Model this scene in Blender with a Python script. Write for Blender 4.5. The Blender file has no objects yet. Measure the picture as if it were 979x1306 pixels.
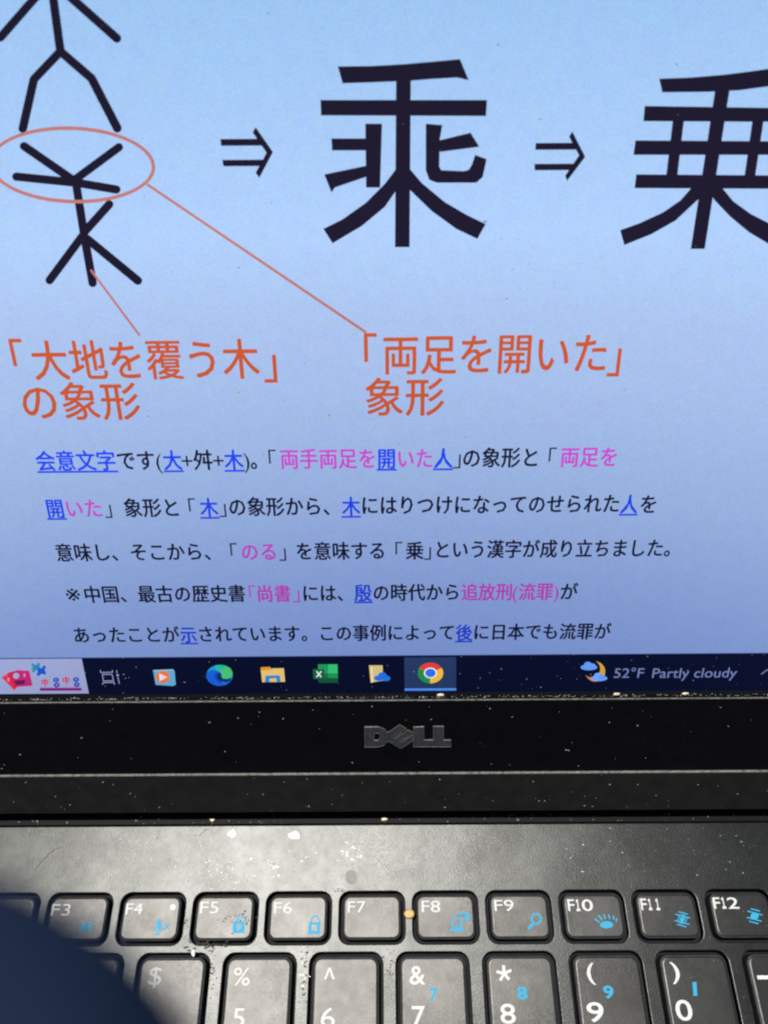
import bpy, math, random
from mathutils import Vector, Matrix
rnd = random.Random(7)
SC = bpy.context.scene
COL = SC.collection
MM = 0.001

# ------------------------------------------------------------------ camera
CAM = Vector((3.6367, -35.4413, 196.2203))            # millimetres
PITCH, ROLL, YAW, FPX = 0.565608, 0.0075846, -0.0043623, 977.794
TH = 2.1454228                                        # lid opening angle
cam_d = bpy.data.cameras.new('camera')
cam = bpy.data.objects.new('camera', cam_d); COL.objects.link(cam)
cam_rot = Matrix.Rotation(YAW, 3, 'Z') @ Matrix.Rotation(ROLL, 3, 'Y') @ Matrix.Rotation(PITCH, 3, 'X')
cam.location = CAM * MM
cam.rotation_euler = cam_rot.to_euler()
cam_d.sensor_fit = 'VERTICAL'; cam_d.sensor_height = 36; cam_d.sensor_width = 36
cam_d.lens = 36 * FPX / 1306
cam_d.clip_start = 0.002; cam_d.clip_end = 50
cam_d.dof.use_dof = True
cam_d.dof.focus_distance = 0.160
cam_d.dof.aperture_fstop = cam_d.lens / 1.15
SC.camera = cam

# ------------------------------------------------------------------ daylight
sun_dir = Vector((-0.131, 0.107, 1.0)).normalized()      # towards the sun: nearly overhead, a little left and ahead
elev = math.asin(sun_dir.z); azi = math.atan2(sun_dir.x, sun_dir.y)
w = bpy.data.worlds.new('World'); SC.world = w; w.use_nodes = True
nt = w.node_tree
for n in list(nt.nodes): nt.nodes.remove(n)
sky = nt.nodes.new('ShaderNodeTexSky'); sky.sky_type = 'NISHITA'; sky.sun_disc = False
sky.sun_elevation = elev; sky.sun_rotation = azi
bg = nt.nodes.new('ShaderNodeBackground'); bg.inputs[1].default_value = 0.05
wo = nt.nodes.new('ShaderNodeOutputWorld')
nt.links.new(sky.outputs[0], bg.inputs[0]); nt.links.new(bg.outputs[0], wo.inputs[0])
sd = bpy.data.lights.new('sun', 'SUN'); sd.energy = 5.0; sd.angle = math.radians(0.5); sd.color = (1.0, 0.965, 0.9)
so = bpy.data.objects.new('sun', sd); COL.objects.link(so)
so.rotation_euler = sun_dir.to_track_quat('Z', 'Y').to_euler(); so.location = (0, 0, 1)
SC.view_settings.view_transform = 'Standard'; SC.view_settings.look = 'None'
SC.view_settings.exposure = 0; SC.view_settings.gamma = 1
SC.render.engine = 'CYCLES'; SC.cycles.pixel_filter_type = 'BLACKMAN_HARRIS'; SC.cycles.filter_width = 2.15

# ------------------------------------------------------------------ planes of the place
CA, SA = math.cos(math.pi - TH), math.sin(math.pi - TH)
UP = Vector((0, CA, SA)); NRM = Vector((0, -SA, CA))
def L(x, s, n=0.0):                                   # lid coordinates (mm) -> world (mm)
    return Vector((x, 0, 0)) + UP * s + NRM * n
def K(x, y, z=0.0): return Vector((x, y, z))
def ray(px, py):
    return cam_rot @ Vector(((px - 489.5) / FPX, -(py - 653) / FPX, -1))
def on_lid(px, py):                                   # point of the display surface, as (x, s)
    d = ray(px, py); t = -(NRM.dot(CAM)) / NRM.dot(d); P = CAM + d * t
    return P.x, P.dot(UP)
def on_deck(px, py, z=0.0):
    d = ray(px, py); t = (z - CAM.z) / d.z; P = CAM + d * t
    return P.x, P.y

# ------------------------------------------------------------------ materials
def N(nt, t, **kw):
    n = nt.nodes.new(t)
    for k, v in kw.items(): setattr(n, k, v)
    return n
def mat(name, col, rough=0.5, spec=0.5, noise=0.0, nscale=400, bump=0.0, bscale=3000, rnoise=0.0, metal=0.0, sparkle=0.0):
    m = bpy.data.materials.new(name); m.use_nodes = True
    t = m.node_tree; b = t.nodes['Principled BSDF']
    b.inputs['Base Color'].default_value = (*col, 1); b.inputs['Roughness'].default_value = rough
    b.inputs['Specular IOR Level'].default_value = spec; b.inputs['Metallic'].default_value = metal
    g = N(t, 'ShaderNodeNewGeometry')
    if noise:
        no = N(t, 'ShaderNodeTexNoise'); no.inputs['Scale'].default_value = nscale; no.inputs['Detail'].default_value = 6
        t.links.new(g.outputs['Position'], no.inputs['Vector'])
        r = N(t, 'ShaderNodeMapRange'); r.inputs[1].default_value = .3; r.inputs[2].default_value = .7
        r.inputs[3].default_value = 1 - noise; r.inputs[4].default_value = 1 + noise
        t.links.new(no.outputs['Fac'], r.inputs[0])
        mx = N(t, 'ShaderNodeMix', data_type='RGBA', blend_type='MULTIPLY'); mx.inputs[0].default_value = 1
        mx.inputs[6].default_value = (*col, 1); t.links.new(r.outputs[0], mx.inputs[7])
        t.links.new(mx.outputs[2], b.inputs['Base Color'])
    if rnoise:
        no = N(t, 'ShaderNodeTexNoise'); no.inputs['Scale'].default_value = 160; no.inputs['Detail'].default_value = 8; no.inputs['Roughness'].default_value = .65
        t.links.new(g.outputs['Position'], no.inputs['Vector'])
        r = N(t, 'ShaderNodeMapRange'); r.inputs[1].default_value = .3; r.inputs[2].default_value = .7
        r.inputs[3].default_value = rough - rnoise; r.inputs[4].default_value = rough + rnoise
        t.links.new(no.outputs['Fac'], r.inputs[0]); t.links.new(r.outputs[0], b.inputs['Roughness'])
    if bump:
        no = N(t, 'ShaderNodeTexNoise'); no.inputs['Scale'].default_value = bscale; no.inputs['Detail'].default_value = 3
        t.links.new(g.outputs['Position'], no.inputs['Vector'])
        bp = N(t, 'ShaderNodeBump'); bp.inputs['Strength'].default_value = bump; bp.inputs['Distance'].default_value = 0.0001
        t.links.new(no.outputs['Fac'], bp.inputs['Height']); t.links.new(bp.outputs[0], b.inputs['Normal'])
    return m
def srgb(c): return tuple((v / 255 / 12.92 if v <= 10 else ((v / 255 + .055) / 1.055) ** 2.4) for v in c)
def lcd(name, rgb, ref=.26):
    """a patch of a backlit LCD: coloured emission under a matte anti-glare film. The panel's colour and brightness
    depend on the angle above or below its axis that it is seen from, as a twisted-nematic panel's do;
    ref is the panel's level at which rgb is the colour seen"""
    m = bpy.data.materials.new(name); m.use_nodes = True
    t = m.node_tree; b = t.nodes['Principled BSDF']
    b.inputs['Base Color'].default_value = (.001, .001, .0015, 1); b.inputs['Roughness'].default_value = .42
    b.inputs['Specular IOR Level'].default_value = .05
    g = N(t, 'ShaderNodeNewGeometry')
    d = N(t, 'ShaderNodeVectorMath', operation='DOT_PRODUCT')
    t.links.new(g.outputs['Incoming'], d.inputs[0]); d.inputs[1].default_value = UP; _mr = N(t, 'ShaderNodeMapRange'); _mr.inputs[1].default_value = -.2; _mr.inputs[2].default_value = .65
    t.links.new(d.outputs['Value'], _mr.inputs[0])
    no = N(t, 'ShaderNodeTexNoise'); no.inputs['Scale'].default_value = 3500; no.inputs['Detail'].default_value = 1
    t.links.new(g.outputs['Position'], no.inputs['Vector'])
    cr = N(t, 'ShaderNodeValToRGB')
    stops = [((u + .2) / .85, c) for u, c in ((-.19, (.325, .55, .87)), (-.12, (.36, .575, .91)), (.08, (.445, .64, .99)), (.18, (.41, .56, .87)), (.26, (.38, .52, .83)), (.384, (.305, .432, .73)), (.50, (.22, .318, .63)), (.60, (.16, .25, .565)))]
    el = cr.color_ramp.elements
    while len(el) < len(stops): el.new(.5)
    white = rgb is None
    for e, (p, c) in zip(el, stops):
        e.position = p
        if white: e.color = (*c, 1)
        else:
            k = c[1] / ref
            e.color = (rgb[0] * k, rgb[1] * k, rgb[2] * k, 1)
    t.links.new(_mr.outputs[0], cr.inputs[0])
    mr = N(t, 'ShaderNodeMapRange'); mr.inputs[1].default_value = .3; mr.inputs[2].default_value = .7
    mr.inputs[3].default_value = 1.01; mr.inputs[4].default_value = 1.14
    t.links.new(no.outputs['Fac'], mr.inputs[0])
    hue = N(t, 'ShaderNodeTexNoise'); hue.inputs['Scale'].default_value = 420; hue.inputs['Detail'].default_value = 3; t.links.new(g.outputs['Position'], hue.inputs['Vector'])
    hm = N(t, 'ShaderNodeMix', data_type='RGBA'); hm.inputs[0].default_value = .13; hm.inputs[6].default_value = (1, 1, 1, 1); t.links.new(hue.outputs['Color'], hm.inputs[7])
    hx = N(t, 'ShaderNodeMix', data_type='RGBA', blend_type='MULTIPLY'); hx.inputs[0].default_value = 1; t.links.new(cr.outputs[0], hx.inputs[6]); t.links.new(hm.outputs[2], hx.inputs[7])
    t.links.new(hx.outputs[2], b.inputs['Emission Color']); t.links.new(mr.outputs[0], b.inputs['Emission Strength'])
    return m
_lc = {}
def LC(r, g, b):
    k = (r, g, b)
    if k not in _lc: _lc[k] = lcd('lcd_%d_%d_%d' % k, srgb(k))
    return _lc[k]

def satin(m, F, rough, col=(1, 1, 1), grime=.18):
    """satin coat: a Beckmann lobe added over the diffuse plastic"""
    t = m.node_tree; b = t.nodes['Principled BSDF']; b.inputs['Specular IOR Level'].default_value = 0.0
    gl = N(t, 'ShaderNodeBsdfAnisotropic', distribution='BECKMANN'); gl.inputs['Color'].default_value = (F * col[0], F * col[1], F * col[2], 1)
    gl.inputs['Roughness'].default_value = rough
    if b.inputs['Normal'].is_linked: t.links.new(b.inputs['Normal'].links[0].from_socket, gl.inputs['Normal'])
    no = N(t, 'ShaderNodeTexNoise'); no.inputs['Scale'].default_value = 420; no.inputs['Detail'].default_value = 8; no.inputs['Roughness'].default_value = .7
    g = N(t, 'ShaderNodeNewGeometry'); t.links.new(g.outputs['Position'], no.inputs['Vector'])
    r = N(t, 'ShaderNodeMapRange'); r.inputs[1].default_value = .3; r.inputs[2].default_value = .7; r.inputs[3].default_value = F * .82; r.inputs[4].default_value = F * 1.15
    t.links.new(no.outputs['Fac'], r.inputs[0])
    cc = N(t, 'ShaderNodeMix', data_type='RGBA', blend_type='MULTIPLY'); cc.inputs[0].default_value = 1; cc.inputs[6].default_value = (*col, 1)
    sp = N(t, 'ShaderNodeTexNoise'); sp.inputs['Scale'].default_value = 1500; sp.inputs['Detail'].default_value = 4; t.links.new(g.outputs['Position'], sp.inputs['Vector'])
    ms = N(t, 'ShaderNodeTexNoise'); ms.inputs['Scale'].default_value = 60; ms.inputs['Detail'].default_value = 5; t.links.new(g.outputs['Position'], ms.inputs['Vector'])
    ma = N(t, 'ShaderNodeMapRange'); ma.inputs[1].default_value = .46; ma.inputs[2].default_value = .64; ma.inputs[3].default_value = 0; ma.inputs[4].default_value = grime
    t.links.new(ms.outputs['Fac'], ma.inputs[0])
    sb_ = N(t, 'ShaderNodeMapRange'); sb_.inputs[1].default_value = .46; sb_.inputs[2].default_value = .56; t.links.new(sp.outputs['Fac'], sb_.inputs[0])
    mu = N(t, 'ShaderNodeMath', operation='MULTIPLY'); t.links.new(ma.outputs[0], mu.inputs[0]); t.links.new(sb_.outputs[0], mu.inputs[1])
    one = N(t, 'ShaderNodeMath', operation='SUBTRACT'); one.inputs[0].default_value = 1; t.links.new(mu.outputs[0], one.inputs[1])
    m2 = N(t, 'ShaderNodeMath', operation='MULTIPLY'); t.links.new(one.outputs[0], m2.inputs[0]); t.links.new(r.outputs[0], m2.inputs[1])
    wv = N(t, 'ShaderNodeTexNoise'); wv.inputs['Scale'].default_value = 75; wv.inputs['Detail'].default_value = 2; t.links.new(g.outputs['Position'], wv.inputs['Vector'])
    wr = N(t, 'ShaderNodeMapRange'); wr.inputs[1].default_value = .35; wr.inputs[2].default_value = .65; wr.inputs[3].default_value = .86; wr.inputs[4].default_value = 1.14; t.links.new(wv.outputs['Fac'], wr.inputs[0])
    m3 = N(t, 'ShaderNodeMath', operation='MULTIPLY'); t.links.new(m2.outputs[0], m3.inputs[0]); t.links.new(wr.outputs[0], m3.inputs[1])
    t.links.new(m3.outputs[0], cc.inputs[7]); t.links.new(cc.outputs[2], gl.inputs['Color'])
    ad = N(t, 'ShaderNodeAddShader'); t.links.new(b.outputs[0], ad.inputs[0]); t.links.new(gl.outputs[0], ad.inputs[1])
    t.links.new(ad.outputs[0], t.nodes['Material Output'].inputs['Surface'])
    return m
M_page = lcd('lcd_page', None)
M_ink = lcd('lcd_ink', srgb((30, 25, 46)), .6)
M_body = lcd('lcd_body_text', srgb((20, 20, 50)), .38)
M_link = lcd('lcd_link', srgb((30, 62, 215)), .36)
M_mag = lcd('lcd_magenta', srgb((178, 66, 184)), .36)
M_org = lcd('lcd_orange', srgb((192, 86, 48)), .48)
M_ring = lcd('lcd_annotation', srgb((196, 124, 118)), .62)
M_bar = lcd('lcd_taskbar', srgb((5, 11, 40)))
M_deck = satin(mat('deck_paint', (.0105, .0118, .0112), .4, 0, .25, 700, .28, 2900), .0352, .362, (.985, 1, .985))
M_cap = satin(mat('keycap_plastic', (.016, .017, .0165), .4, 0, .18, 500, .16, 3800), .0345, .376, (1, .98, .95), .25)
M_rim = mat('keycap_edge_glint', (.075, .076, .074), .5, .4, .3, 900)  # lighter colour paints the light that catches on the cap edges
M_white = mat('legend_white', (.58, .58, .56), .6, .3)
M_blue = mat('legend_blue', (.02, .30, .50), .6, .3)
M_well = mat('well_black', (.006, .006, .009), .7, .2)
M_bez = mat('bezel_black', (.0022, .0022, .0035), .5, .12, .3, 300, .15, 3000)
M_strip = mat('hinge_strip', (.011, .011, .010), .6, .2, .25, 300, .25, 3000)
M_trough = mat('trough_black', (.004, .004, .005), .6, .12)
M_lid = mat('lid_shell', (.03, .03, .032), .5, .4)
M_logo = mat('logo_plastic', (.035, .036, .038), .3, .6, .3, 900)
M_dust = mat('dust', (.28, .27, .24), .9, .2, .3, 2000)
M_table = mat('table_surface', (.16, .12, .09), .5, .4, .3, 20)

# ------------------------------------------------------------------ object helpers
WLOC = {}
def mk(name, verts, faces, mats, parent=None, fm=None, smooth=False, origin=None):
    """verts are world millimetres; the object's origin is put at its centre"""
    if origin is None:
        lo = [min(v[i] for v in verts) for i in range(3)]; hi = [max(v[i] for v in verts) for i in range(3)]
        origin = Vector([(a + b) / 2 for a, b in zip(lo, hi)])
    me = bpy.data.meshes.new(name)
    me.from_pydata([(Vector(v) - origin) * MM for v in verts], [], faces)
    if not isinstance(mats, (list, tuple)): mats = [mats]
    for m in mats: me.materials.append(m)
    if fm:
        for p, i in zip(me.polygons, fm): p.material_index = i
    if smooth:
        me.shade_smooth()
    me.update()
    o = bpy.data.objects.new(name, me); COL.objects.link(o)
    attach(o, origin, parent)
    return o
def attach(o, origin, parent):
    WLOC[o] = Vector(origin)
    if parent is not None:
        o.parent = parent; o.location = (WLOC[o] - WLOC[parent]) * MM
    else: o.location = WLOC[o] * MM
def empty(name, loc, label, cat, group=None):
    o = bpy.data.objects.new(name, None); COL.objects.link(o); o.empty_display_size = .01
    attach(o, Vector(loc), None); tag(o, label, cat, group); return o
def tag(o, label=None, cat=None, group=None, kind=None):
    for k, v in (('label', label), ('category', cat), ('group', group), ('kind', kind)):
        if v: o[k] = v
def rrect(x0, x1, y0, y1, r, n=6):
    pts = []
    for cx, cy, a0 in ((x1 - r, y1 - r, 0), (x0 + r, y1 - r, 90), (x0 + r, y0 + r, 180), (x1 - r, y0 + r, 270)):
        for k in range(n + 1):
            a = math.radians(a0 + 90 * k / n); pts.append((cx + r * math.cos(a), cy + r * math.sin(a)))
    return pts
def curve_plate(loops, half, bevel, res=2):
    """plate with holes from closed loops (mm): returns verts and faces, plate from -half to +half in z"""
    c = bpy.data.curves.new('tmp', 'CURVE'); c.dimensions = '2D'; c.fill_mode = 'BOTH'
    for lp in loops:
        s = c.splines.new('POLY'); s.points.add(len(lp) - 1)
        for p, q in zip(s.points, lp): p.co = (q[0], q[1], 0, 1)
        s.use_cyclic_u = True
    c.extrude = half - bevel; c.bevel_depth = bevel; c.bevel_resolution = res; c.offset = -bevel
    return from_curve(c)
def from_curve(c):
    o = bpy.data.objects.new('tmp', c); COL.objects.link(o)
    bpy.context.view_layer.update()
    me = bpy.data.meshes.new_from_object(o.evaluated_get(bpy.context.evaluated_depsgraph_get()))
    vs = [v.co.copy() for v in me.vertices]; fs = [list(p.vertices) for p in me.polygons]
    bpy.data.objects.remove(o); bpy.data.curves.remove(c); bpy.data.meshes.remove(me)
    return vs, fs
_tc = {}
def glyphs(body, bold=0.0, res=3):
    k = (body, bold, res)
    if k not in _tc:
        c = bpy.data.curves.new('tmp', 'FONT'); c.body = body; c.size = 1; c.resolution_u = res; c.offset = bold; c.fill_mode = 'FRONT'
        _tc[k] = from_curve(c)
    return _tc[k]
def advance(body):
    c = bpy.data.curves.new('tmp', 'FONT'); c.body = '|' + body + '|'; vs, _ = from_curve(c)
    c = bpy.data.curves.new('tmp', 'FONT'); c.body = '||'; v2, _ = from_curve(c)
    return (max(v.x for v in vs) - min(v.x for v in vs)) - (max(v.x for v in v2) - min(v.x for v in v2))

# ------------------------------------------------------------------ the table and the laptop
CX = 7.9
tb = mk('tabletop', [(-700, -600, -22), (700, -600, -22), (700, 500, -22), (-700, 500, -22), (-700, -600, -50), (700, -600, -50), (700, 500, -50), (-700, 500, -50)],
        [(0, 1, 2, 3), (7, 6, 5, 4), (0, 4, 5, 1), (1, 5, 6, 2), (2, 6, 7, 3), (3, 7, 4, 0)], M_table)
tag(tb, kind='structure')
lap = empty('laptop', (CX, -108, -22), 'dusty black open laptop with lit screen showing Japanese text above its dark grey keyboard', 'laptop')

# keys: (x0, x1, y0, y1) of the wells
FP, FX0, FW = 16.717, 8.754 - 5 * 16.717, 14.9
NX = 8.754 + 15.142 - 4 * 19.05                        # left of the "4" well
wells = []
F_Y = (-25.15, -14.55)
for i in range(-3, 14): wells.append(('f', i, FX0 + i * FP, FX0 + i * FP + FW, *F_Y))
NW = 16.1
NY1 = -26.75
def rowy(k): t = NY1 - k * 18.6; return (t - 16.2, t)
for i in range(-4, 9): wells.append(('n', i, NX + i * 19.05, NX + i * 19.05 + NW, *rowy(0)))
wells.append(('n', 9, NX + 9 * 19.05, NX + 11 * 19.05 - 2.95, *rowy(0)))
LEFT, RIGHT = NX - 4 * 19.05, NX + 11 * 19.05 - 2.95
for k, off in ((1, 1.5), (2, 1.75), (3, 2.25)):
    x = LEFT; y = rowy(k); wells.append(('q', (k, -1), x, x + off * 19.05 - 2.95, *y))
    x += off * 19.05; i = 0
    while x + 19.05 * 1.55 < RIGHT: wells.append(('q', (k, i), x, x + NW, *y)); x += 19.05; i += 1
    wells.append(('q', (k, i), x, RIGHT, *y))
y = rowy(4); x = LEFT
for i, wd in enumerate((1, 1, 1, 1.25, 5, 1, 1, 1, 1.25)):
    x1 = min(x + wd * 19.05 - 2.95, RIGHT); wells.append(('q', (4, i), x, x1, *y)); x += wd * 19.05

# deck plate with its wells cut through it
DT = 1.3
loops = [rrect(CX - 168, CX + 168, -217, 0, 5)] + [rrect(a[2], a[3], a[4], a[5], 2.3 if a[0] == 'f' else 2.4) for a in wells]
vs, fs = curve_plate(loops, DT / 2, .22, 2)
mk('keyboard_deck', [(v.x, v.y, v.z - DT / 2) for v in vs], fs, M_deck, lap)
def plate(name, loop, z0, z1, m, bev=.3, f=K, parent=lap, holes=()):
    vs, fs = curve_plate([loop] + list(holes), (z1 - z0) / 2, bev, 2)
    return mk(name, [f(v.x, v.y, v.z + (z0 + z1) / 2) for v in vs], fs, m, parent)
plate('key_tray', rrect(CX - 160, CX + 160, -126, -8, 2), -3.6, -2.4, M_well, .1)
plate('base_shell', rrect(CX - 168, CX + 168, -217, 14, 6), -20, -4.6, M_lid, 1.2)
plate('base_rim', rrect(CX - 168, CX + 168, -217, 0, 5), -4.55, -DT - .02, M_lid, .1, holes=[rrect(CX - 164, CX + 164, -200, -4, 4)])
plate('rear_ledge', rrect(CX - 164, CX + 164, .3, 9.5, .6), -4.5, -.5, M_trough, .15)
tp = plate('touchpad', rrect(CX - 62, CX + 38, -200, -138, 3), -.05, .12, M_cap, .05)

# keycaps
def keycap(x0, x1, y0, y1, name='key_cap', f=False):
    gx, gy = (.78, .72) if f else (.68, .68)
    x0 += gx; x1 -= gx; y0 += gy; y1 -= gy
    r = 1.75 if f else 1.9
    prof = [(-.05, -2.3), (0, -.3), (.16, .15), (.22, .40), (.36, .56), (.62, .66), (.85, .68)]
    if f: prof = [(-.05, -2.3), (0, -.3), (.13, .15), (.18, .38), (.30, .54), (.5, .63), (.7, .65)]
    vs, fs = [], []; n = 28
    for ins, z in prof:
        vs += [(a, b, z) for a, b in rrect(x0 + ins, x1 - ins, y0 + ins, y1 - ins, max(r - ins * .8, .5))]
    for k in range(len(prof) - 1):
        for i in range(n): fs.append((k * n + i, k * n + (i + 1) % n, (k + 1) * n + (i + 1) % n, (k + 1) * n + i))
    fs.append(tuple(range((len(prof) - 1) * n, len(prof) * n)))
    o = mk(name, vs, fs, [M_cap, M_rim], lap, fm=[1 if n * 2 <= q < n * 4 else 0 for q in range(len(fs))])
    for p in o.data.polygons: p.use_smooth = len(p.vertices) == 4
    return o
caps = {}
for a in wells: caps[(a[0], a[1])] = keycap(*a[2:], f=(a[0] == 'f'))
ZT = .70
def poly_on(name, polys, m, parent, z=ZT, layer=.004):
    """flat print on a key or on the deck, from outlines in deck mm"""
    vs, fs = [], []
    for k, pl in enumerate(polys):
        b = len(vs); vs += [(p[0], p[1], z + k * layer) for p in pl]
        c = [i + b for i in range(len(pl))]; ar = sum(pl[i - 1][0] * pl[i][1] - pl[i][0] * pl[i - 1][1] for i in range(len(pl)))
        fs.append(c if ar > 0 else c[::-1])
    return mk(name, vs, fs, m, parent)
def legend(parent, body, px0, px1, pyt, pyb, m, bold=.02, name='legend', z=ZT):
    """a printed character fitted between two columns (at mid height) and two rows of the keyboard"""
    ym = (pyt + pyb) / 2; xm = (px0 + px1) / 2
    x0 = on_deck(px0, ym, z)[0]; x1 = on_deck(px1, ym, z)[0]; yt = on_deck(xm, pyt, z)[1]; yb = on_deck(xm, pyb, z)[1]
    vs, fs = glyphs(body, bold, 4)
    a, b = min(v.x for v in vs), max(v.x for v in vs); c, d = min(v.y for v in vs), max(v.y for v in vs)
    return mk(name, [(x0 + (v.x - a) / (b - a) * (x1 - x0), yb + (v.y - c) / (d - c) * (yt - yb), z) for v in vs], fs, m, parent)
def seg(p, q, w_):
    d = Vector((q[0] - p[0], q[1] - p[1])); n = Vector((-d.y, d.x)).normalized() * w_ / 2
    return [(p[0] - n.x, p[1] - n.y), (q[0] - n.x, q[1] - n.y), (q[0] + n.x, q[1] + n.y), (p[0] + n.x, p[1] + n.y)]
def disc(cx, cy, rx, ry=None, a0=0, a1=360, n=20):
    ry = ry or rx
    return [(cx + rx * math.cos(math.radians(a0 + (a1 - a0) * i / n)), cy + ry * math.sin(math.radians(a0 + (a1 - a0) * i / n))) for i in range(n if a1 - a0 >= 360 else n + 1)]
def arcs(cx, cy, r, w_, a0, a1, n=8, ry=None):
    ry = ry or r
    P = [(cx + r * math.cos(math.radians(a0 + (a1 - a0) * i / n)), cy + ry * math.sin(math.radians(a0 + (a1 - a0) * i / n))) for i in range(n + 1)]
    return [seg(P[i], P[i + 1], w_) for i in range(n)]
# function row text
FT = {0: ('F3', 66, 90, 1153, 1168), 1: ('F4', 161, 182, 1152, 1166), 2: ('F5', 255.5, 279, 1150, 1165), 3: ('F6', 349.5, 372.5, 1150.5, 1165),
      4: ('F7', 443.5, 466, 1149.5, 1164), 5: ('F8', 537.5, 561, 1148.5, 1163.5), 6: ('F9', 630, 654.5, 1147.5, 1162), 7: ('F10', 723.5, 755.5, 1147, 1162),
      8: ('F11', 816.5, 845.5, 1146, 1161), 9: ('F12', 909, 941, 1144.5, 1159)}
for i, (t, a, b, c, d) in FT.items(): 
    o = caps[('f', i)]; bo = .0 if i < 7 else .008
    if len(t) == 2: legend(o, t, a, b, c, d, M_white, bo)
    else:                                                # F, a flagged one, last digit
        wd = b - a; e = {'0': .52, '1': .66, '2': .52}[t[2]]; one = '\uff11'
        legend(o, 'F', a, a + wd * .27, c, d, M_white, bo); legend(o, one, a + wd * .33, a + wd * .48, c, d, M_white, .045)
        if t[2] == '1': legend(o, one, a + wd * .66, a + wd * .82, c, d, M_white, .045)
        else: legend(o, t[2], a + wd * .56, b, c, d, M_white, bo)
NT = {0: ('$', '4', 190, 206, 1233, 1260), 1: ('%', '5', 298, 319, 1234, 1257), 2: ('^', '6', 413, 427, 1234, 1249), 3: ('&', '7', 522, 542, 1232, 1256),
      4: ('*', '8', 634, 651, 1231, 1251), 5: ('(', '9', 748, 758, 1228, 1256), 6: (')', '0', 855, 866, 1227, 1255), 7: ('_', '-', 965, 992, 1244, 1249)}
ND = {1: (297, 312, 1286, 1311), 2: (409, 427, 1285, 1311), 3: (525, 542, 1283, 1310), 4: (637.5, 657, 1280, 1306), 5: (748, 769.5, 1278, 1304), 6: (861, 882, 1275, 1302)}
for i, (t, d_, a, b, c, d) in NT.items():
    if t == '*':
        poly_on('legend', [[on_deck(*p, ZT) for p in seg((642.5, 1241.5), (642.5 + 10 * math.cos(q), 1241.5 + 10.5 * math.sin(q)), 3.8)] for q in [math.radians(-95 + 72 * j) for j in range(5)]], M_white, caps[('n', i)])
    else: legend(caps[('n', i)], t, a, b, c, d, M_white, .0 if i < 3 else .01)
    if i in ND: legend(caps[('n', i)], d_, *ND[i], M_white, .0 if i < 3 else .01)
for i, t, a, b, c, d in ((3, '7', 547.5, 559, 1260, 1276), (4, '8', 659, 672, 1258, 1275), (5, '9', 769, 782, 1257, 1274)):
    legend(caps[('n', i)], t, a, b, c, d, M_blue, .03)
def dk(px, py): return on_deck(px, py, ZT)
def pic(i, polys): poly_on('legend_symbol', [[dk(*p) for p in pl] for pl in polys], M_blue, caps[('f', i)])
poly_on('legend', [[dk(*p) for p in seg((884.8, 1252.5), (886.3, 1270), 5)]], M_blue, caps[('n', 6)])
# speaker with waves
pic(0, [[(101, 1181), (106, 1180), (112, 1174.5), (111, 1190), (105, 1186), (100, 1186)]] + arcs(109, 1182, 7, 1.6, -55, 55, 5) + arcs(108, 1182, 11, 1.6, -50, 50, 6))
# crossed microphone, lamp dot
pic(1, [disc(203, 1179, 2.9, 7.5)] + arcs(202, 1182, 5.4, 1.3, -10, 190, 8, 6) + [seg((201.5, 1187), (201, 1191), 1.6), seg((197, 1191.5), (204, 1191.5), 1.6),
    seg((210, 1178), (216, 1185), 1.3), seg((216.5, 1177.5), (209, 1186), 1.3)])
poly_on('indicator_dot', [[dk(*p) for p in disc(220.6, 1157, 3.7, 4.2)]], M_white, caps[('f', 1)])
def lock(i, x, y, sh, ch):
    o = caps[('f', i)]
    pic(i, [[(x - 7, y - 6), (x + 7.5, y - 6), (x + 7, y + 9), (x - 8, y + 9)]] + arcs(x + sh, y - 6, 5.2, 1.7, 180, 360, 8, 8))
    vs_ = legend(o, ch, x - 3.6, x + 3.4, y - 2.6, y + 5.5, M_cap, .03, 'legend_digit', ZT + .02)
lock(2, 304.5, 1181, 3, '9'); lock(3, 400.8, 1182, 1, '1')
pic(5, [seg((577, 1171), (589, 1171), 2), seg((577, 1181.5), (588.5, 1181.5), 2), seg((577, 1170.5), (576.5, 1182), 2), seg((588.5, 1170.5), (588, 1182), 2),
        seg((582, 1165), (596, 1165), 2.4), seg((595, 1164), (596.5, 1174), 4.5), seg((591, 1172), (597, 1170), 3)] + [[(574, 1184), (590, 1183), (592, 1187), (573, 1188)]] + [seg((576, 1187), (591, 1186.5), 1.6)])
pic(6, arcs(683.5, 1172, 6, 2.6, 0, 360, 14, 6.5) + [seg((680, 1177), (673.5, 1185), 4)])
pic(7, [disc(773, 1179.5, 8.5, 4.6)] + [seg((x, y), (x2, y2), 1.8) for x, y, x2, y2 in ((758, 1172, 764, 1176.5), (763, 1167.5, 767.5, 1173.5), (769.5, 1166, 771.5, 1172), (775.5, 1166, 777, 1172), (781.5, 1168, 782, 1173), (786, 1171, 785, 1175.5))])
def burst(i, x, y, solid):
    P = [disc(x, y, 5.2, 4.4)] if solid else [disc(x, y, 3.4, 3.0)] + arcs(x, y, 5.4, 1.3, 0, 360, 12)
    for b, h in ((-8, 6), (-4, 9.5), (4, 9.5), (8, 6)):
        P.append(seg((x - h - b * .12, y + b - h * .27), (x + h - b * .12, y + b + h * .27), 1.5))
    pic(i, P)
burst(8, 869.5, 1172.5, False); burst(9, 961.5, 1168.5, True)
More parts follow.
